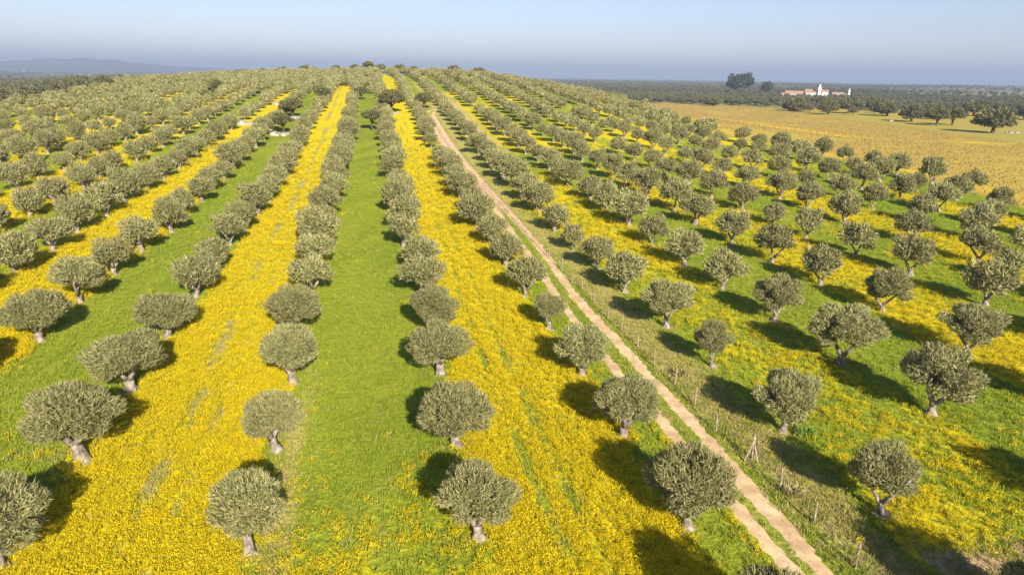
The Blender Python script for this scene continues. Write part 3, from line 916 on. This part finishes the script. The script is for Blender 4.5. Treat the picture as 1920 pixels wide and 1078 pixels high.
# ------------------------------------------------------------------ wire fence right of the track
fx_, fy_ = uv2xy(19.75, 45.0)
fence = empty('wire_fence', (fx_, fy_, float(height_uv(19.75, 45))))
tag(fence, 'old wire fence on weathered wooden posts along the right side of the dirt track', 'fence')
FO = np.array(fence.location)
fpts = [(19.9, 14.6), (19.85, 18.2), (19.8, 21.5), (19.9, 24.6), (19.85, 27.4), (20.0, 30.4), (19.5, 33.6), (19.7, 37.0), (19.8, 40.3), (19.6, 43.5), (19.8, 47.2), (19.7, 50.7), (19.5, 53.7), (19.6, 57.8), (19.75, 62.1), (19.35, 64.3), (19.5, 69.0), (19.4, 74), (19.3, 80.7), (19.35, 86), (19.3, 92), (19.35, 98), (19.3, 104.9), (19.2, 112), (19.1, 120)]
rf = random.Random(3); tops = []
for i, (u, v) in enumerate(fpts):
    x, y = uv2xy(u, v); z = float(height_uv(u, v)); h = rf.uniform(1.05, 1.4); w = .055
    lx, ly = rf.uniform(-.09, .09), rf.uniform(-.09, .09)
    if (u, v) == (20.0, 30.4): h = 1.55; w = .085
    mb = MB()
    base = np.array([x, y, z]) - FO
    P3 = [base + np.array([0, 0, -.2]), base + np.array([lx * .5, ly * .5, h * .5]), base + np.array([lx, ly, h])]
    mb.tube(P3, [w * 1.1, w, w * .9], 7, True, .12, rf)
    mb.build('post', M['post'], fence, smooth=False)
    if (u, v) == (20.0, 30.4):
        mb = MB(); mb.tube([base + np.array([-.55, -.25, -.1]), base + np.array([-.03, 0, 1.1])], [.06, .05], 6, True, .1, rf); mb.build('brace', M['post'], fence)
        mb = MB(); mb.tube([base + np.array([.22, -.42, -.1]), base + np.array([.02, -.03, 1.0])], [.055, .05], 6, True, .1, rf); mb.build('brace', M['post'], fence)
    tops.append((base, lx, ly, h))
for fr in (.35, .65, .93):
    mb = MB(); pts_ = []
    for i, (b_, lx, ly, h) in enumerate(tops):
        pts_.append(b_ + np.array([lx * fr, ly * fr, 1.1 * fr]))
        if i + 1 < len(tops):
            n_ = tops[i + 1][0]; pts_.append((b_ + n_) / 2 + np.array([0, 0, 1.1 * fr - .04]))
    mb.tube(pts_, [.011] * len(pts_), 4, False)
    mb.build('wire', M['wire'], fence)

# weeds by the fence and at a tree foot
def weed(u, v, s, lab, seed, mat='weed', cat='weed'):
    x, y = uv2xy(u, v)
    vv_, ff_ = twig_clump(seed, 130, .5, .62, .09, None, bend=1.1)
    r = np.random.default_rng(seed); vv_[:, 2] *= 1.0
    o = mesh_obj('weed_clump', vv_ * s, ff_, [M[mat]]); o.location = (x, y, float(height_uv(u, v)))
    tag(o, lab, cat)


weed(24.6, 32.3, 1.0, 'bright green leafy weed clump at the foot of an olive right of the fence', 901)
weed(20.9, 41.6, 1.1, 'straw coloured scrub beside the fence above the braced post', 902, 'dry', 'scrub')
weed(20.4, 27.0, .9, 'pale dry scrub at a fence post just below the braced post', 903, 'dry', 'scrub')


# ------------------------------------------------------------------ rock outcrops and wild oaks among the rows
def rock_mesh(seed):
    r = np.random.default_rng(seed); v, f = ICO2
    q = 1 + .75 * (fbm(v[:, 0] * 1.7 + seed * 9, v[:, 1] * 1.7 + v[:, 2] * 2.3, seed) - .5) + .22 * (r.random(len(v)) - .5)
    v = np.round(v * 3.0) / 3.0 * .35 + v * .65; v = v * q[:, None] * np.array([1, .8, .62])
    return v, f


ROCKS = [mesh_obj('rock', *rock_mesh(40 + i), [M['rock']], link=False).data for i in range(4)]


def outcrop(u, v, n, spread, size, lab, seed):
    x, y = uv2xy(u, v); r = random.Random(seed)
    root = empty('rock_outcrop', (x, y, float(height_uv(u, v)))); tag(root, lab, 'rocks', 'pale rock outcrops among the olive rows')
    for i in range(n):
        o = bpy.data.objects.new('rock', r.choice(ROCKS)); COL.objects.link(o); o.parent = root
        a, b = r.gauss(0, spread), r.gauss(0, spread * .6)
        s = size * r.uniform(.5, 1.2)
        px_, py_ = uv2xy(u + a, v + b)
        o.location = (px_ - x, py_ - y, float(height_uv(u + a, v + b)) - root.location.z + s * .08)
        o.scale = (s, s, s); o.rotation_euler = (0, 0, r.uniform(0, 6.28))


outcrop(-31.8, 203, 9, 1.6, 1.3, 'long pale rock ledge at the end of a yellow strip, upper left', 1)
outcrop(-22.0, 184, 9, 1.5, 1.1, 'pale rocks under a wild oak in the green strip left of centre', 2)
outcrop(-21.5, 214, 7, 1.6, 1.0, 'pale rocks behind the wild oak in the green strip left of centre', 3)
outcrop(5.6, 222, 8, 1.7, 1.0, 'pale rocks below a wild oak in the yellow strip near the bend of the track', 4)
outcrop(15.5, 236, 6, 1.2, .9, 'small pale rocks just left of the bend of the track', 5)
outcrop(-31.6, 250, 6, 1.6, 1.2, 'bright pale rock patch beyond the upper end of a yellow strip', 6)
outcrop(-46, 282, 7, 2.2, 1.2, 'pale rocks among dense olives on the upper left slope', 7)
outcrop(36.4, 455, 6, 2.0, 2.4, 'tall pale boulder mound on the crest of the hill', 8)
outcrop(-1, 440, 5, 1.6, 1.5, 'pale boulders at the crest beside the narrow end of a yellow strip', 9)


def oak(u, v, W, H, lab, seed, name='holm_oak', group=None, leaf='oak', xy=None, n=2600, b=.62, cat='oak tree', bark='oak_trunk'):
    if xy is None: x, y = uv2xy(u, v)
    else: x, y = xy
    z = float(height(x, y)); r = random.Random(seed)
    root = empty(name, (x, y, z)); tag(root, lab, cat, group)
    R = W / 2; L = lobes(seed, 13, (.3, .46), (.52, .72), .5, .25)
    cz = H - R * b * .95
    vv_, ff_ = crown_mesh(seed, n, .17, .07, L, b, .6, .72, .25, .7)
    vv_ = vv_ * R / .97 + np.array([0, 0, cz])
    mb = MB()
    mb.tube([(0, 0, -.3), (0, 0, .2), (r.uniform(-.2, .2), 0, cz * .5), (r.uniform(-.4, .4), .1, cz)], [R * .13, R * .10, R * .075, R * .05], 7, True, .1, r)
    for i in range(3):
        a = i * 2.1 + r.uniform(-.4, .4)
        mb.tube([(0, 0, cz * .45), (math.cos(a) * R * .3, math.sin(a) * R * .3, cz * .75), (math.cos(a) * R * .55, math.sin(a) * R * .55, cz)], [R * .06, R * .045, R * .03], 5, True, .1, r)
    mb.build('trunk', M[bark], root, True)
    mesh_obj('crown', vv_, ff_, [M[leaf]], root)


g2 = 'wild oaks among the olive rows'
oak(6.5, 225.5, 9.0, 7.0, 'spreading wild oak over pale rocks in the yellow strip near the track bend', 21, group=g2)
oak(-22.0, 186.5, 6.0, 5.2, 'dark wild oak over pale rocks in the green strip left of centre', 22, group=g2)
oak(-22.5, 216, 7.5, 5.8, 'wild oak behind rocks further up the green strip left of centre', 23, group=g2)
oak(17.5, 237, 6.5, 5.0, 'wild tree just left of the bend of the dirt track', 24, group=g2)
oak(0.2, 190, 6.0, 5.6, 'dark round tree leaning into the middle green strip halfway up', 25, group=g2)
oak(-56, 283, 7.0, 6.0, 'dark bare looking tree above the olives on the upper left slope', 26, group=g2)
oak(-16, 255, 6.5, 5.2, 'dark tree closing the top of the left green strip', 27, group=g2)
oak(-3, 262, 5.5, 4.6, 'small dark tree at the top of the middle green strip', 28, group=g2)
CREST = [(0, 490, 9, 8.6, 'tallest dark tree on the crest left of the narrow yellow strip'), (-9, 489, 7, 6.6, 'dark tree on the crest just left of the tallest one'), (8, 491, 8, 6.6, 'dark crest tree right beside the narrow yellow strip'),
         (20, 488, 11, 6.7, 'broad flat dark tree on the crest right of the narrow yellow strip'), (30, 489, 8, 5.6, 'low dark tree on the crest left of the boulder mound'),
         (55, 470, 9, 6.6, 'bushy green tree standing out on the crest right of the boulder mound'), (68, 449, 9, 6.2, 'rounded dark tree on the right shoulder of the hill'),
         (-21, 489, 8, 6.0, 'dark crest tree, third left of the tallest one'), (-41, 488, 9, 6.4, 'dark crest tree on the left shoulder of the hill'), (-54, 482, 8, 5.6, 'low dark tree on the left shoulder of the crest'),
         (-35, 489, 6, 5.2, 'small tree on the crest between two larger dark trees, left'), (-77, 470, 8, 5.2, 'dark tree where the crest meets the blue hills'), (-66, 478, 7, 5.2, 'dark tree low on the far left crest')]
for i, (u, v, W, H, lab) in enumerate(CREST): oak(u, v, W, H, lab, 60 + i, group='dark trees along the hill crest', n=1500)

g3 = 'holm oaks standing in the meadow'
OAKS = [(209, 527, 21, 10.5, 'broad single oak on the meadow edge left of the farm, casting a long shadow'), (214, 484, 15, 9.5, 'left one of two dark oaks just below the farm'), (238, 505, 19, 12, 'right one of two dark oaks just below the farm'),
        (249, 474, 18, 10, 'oak with a wide purple grey crown left of the close group'), (229, 408, 16, 9.5, 'oak with pale rocks at its left, left end of the row'), (225, 376, 13, 9.5, 'dark oak, left half of a touching pair'),
        (237, 382, 13, 9.5, 'thin stemmed oak, right half of a touching pair'), (320, 494, 19, 11, 'dark blue oak standing alone behind the touching pair'), (221, 325, 18, 11.5, 'largest nearest oak at the right edge of the meadow'),
        (300, 600, 17, 10, 'oak behind the two dark ones below the farm'), (286, 560, 16, 9, 'grey oak far back in the meadow right of the farm'), (262, 440, 14, 9, 'oak behind the close group in the meadow'),
        (330, 450, 18, 10, 'oak behind the largest one at the right edge'), (275, 640, 18, 10, 'oak at the far edge of the meadow under the farm'), (170, 610, 15, 8, 'low oak at the top edge of the vineyard')]
for i, (x, y, W, H, lab) in enumerate(OAKS): oak(0, 0, W, H, lab, 90 + i, xy=(x, y), group=g3, n=2400, b=.66)
outcrop(*xy2uv(231, 327), 7, 1.8, 1.3, 'pale rock heap right of the largest meadow oak', 10)
outcrop(*xy2uv(220, 412), 5, 1.5, 1.1, 'pale rocks left of an oak trunk in the meadow', 11)

# eucalyptus by the farm
g4 = 'tall eucalyptus near the farm'
oak(0, 0, 30, 30, 'tall blue green eucalyptus clump with two heads left of the farm', 131, 'eucalyptus_tree', g4, 'gum', (334, 1084), 2600, 1.0, 'eucalyptus')
oak(0, 0, 26, 33, 'highest eucalyptus, right head of the pair left of the farm', 132, 'eucalyptus_tree', g4, 'gum', (352, 1092), 2600, 1.1, 'eucalyptus')
oak(0, 0, 20, 21, 'smaller eucalyptus between the tall pair and the farm', 133, 'eucalyptus_tree', g4, 'gum', (366, 1040), 2000, 1.0, 'eucalyptus')


# ------------------------------------------------------------------ farm
def house(name, lab, cat, x, y, rz, blocks, tower=None, windows=()):
    z = float(height(x, y)) - .2
    root = empty(name, (x, y, z), rz); tag(root, lab, cat)
    for (cx, cy, w, d, h, rise) in blocks:
        mb = MB(); mb.box((cx, cy, h / 2), (w, d, h)); wl = mb.build('wall', M['wall'], root)
        mb = MB(); mb.gable((cx, cy, h + .02), (w + .8, d + .8), rise); mb.build('roof', M['roof'], root)
        nwin = max(1, int(w // 7))
        for i in range(nwin):
            wx_ = cx - w / 2 + (i + .5) * w / nwin
            mb = MB(); mb.box((wx_, cy - d / 2 - .02, h * .55), (1.3, .12, 1.7)); mb.build('window', M['dark'], root)
    if tower:
        cx, cy, w, h, sp = tower
        mb = MB(); mb.box((cx, cy, h / 2), (w, w, h)); tw = mb.build('tower', M['wall'], root)
        mb = MB(); mb.box((cx, cy, h + .25), (w + .7, w + .7, .5)); mb.box((cx, cy, h + 1.6), (w * .62, w * .62, 2.2))
        mb.add([(cx - w * .36, cy - w * .36, h + 2.7), (cx + w * .36, cy - w * .36, h + 2.7), (cx + w * .36, cy + w * .36, h + 2.7), (cx - w * .36, cy + w * .36, h + 2.7), (cx, cy, h + 2.7 + sp)], [(0, 1, 4), (1, 2, 4), (2, 3, 4), (3, 0, 4), (3, 2, 1, 0)])
        mb.build('belfry', M['wall'], tw)
        mb = MB(); mb.box((cx, cy - w / 2 - .02, h * .8), (w * .3, .12, 2.0)); mb.build('window', M['dark'], tw)


RZ = -math.radians(22)
house('farmhouse', 'white farmhouse with orange tile roofs and a slim white tower beyond the meadow', 'farmhouse', 398, 950, RZ,
      [(-24, 2, 24, 11, 4.6, 4.2), (-1, 4, 21, 11, 8.0, 3.4), (-4, -5, 12, 8, 7.0, 2.0), (13, 0, 8, 11, 8.4, 2.4), (20, -2, 6, 7, 3.2, 1.4)], (6.2, -4.5, 3.6, 13.5, 2.0))
house('barn', 'small red roofed outbuilding with a white chimney tower right of the farmhouse', 'barn', 462, 1010, RZ,
      [(-5, 0, 14, 7, 4.6, 2.6), (5, 2, 8, 7, 3.8, 1.8)], (9.5, 0, 2.8, 8.6, 1.4))
house('cottage', 'low pinkish building half hidden by trees left of the farmhouse', 'cottage', 372, 985, RZ, [(0, 0, 9, 6, 3.6, 2.0)])
for i, (a, D, lab) in enumerate([(-31.65, 6900, 'white speck of a house high on the blue hills, left'), (-29.36, 6500, 'white house at the foot of the blue hills, right of the other specks'), (-34.44, 5600, 'white house on the plain below the blue hills, leftmost speck')]):
    x, y = math.sin(math.radians(a)) * D, math.cos(math.radians(a)) * D
    house('distant_house', lab, 'house', x, y, -math.radians(a), [(0, 0, 17, 10, 7, 2.5)])

# ------------------------------------------------------------------ air
hb = MB(); hb.box((0, 0, 0), (44000, 44000, 1))
hz0, hz1 = float(min(Zg.min(), HZ.min())) - 1.0, 300.0
hv = [(x, y, z) for z in (hz0, hz1) for x, y in ((-22000, -22000), (22000, -22000), (22000, 22000), (-22000, 22000))]
ho = mesh_obj('haze', hv, hb.f)
hmat = bpy.data.materials.new('haze_air'); hmat.use_nodes = True
hn = hmat.node_tree; hn.nodes.clear()
out = hn.nodes.new('ShaderNodeOutputMaterial'); pv = hn.nodes.new('ShaderNodeVolumePrincipled')
pv.inputs['Color'].default_value = (.435, .535, .745, 1); pv.inputs['Density'].default_value = .000175; pv.inputs['Anisotropy'].default_value = 0.0
hn.links.new(pv.outputs[0], out.inputs['Volume'])
ho.data.materials.append(hmat)
tag(ho, kind='stuff')
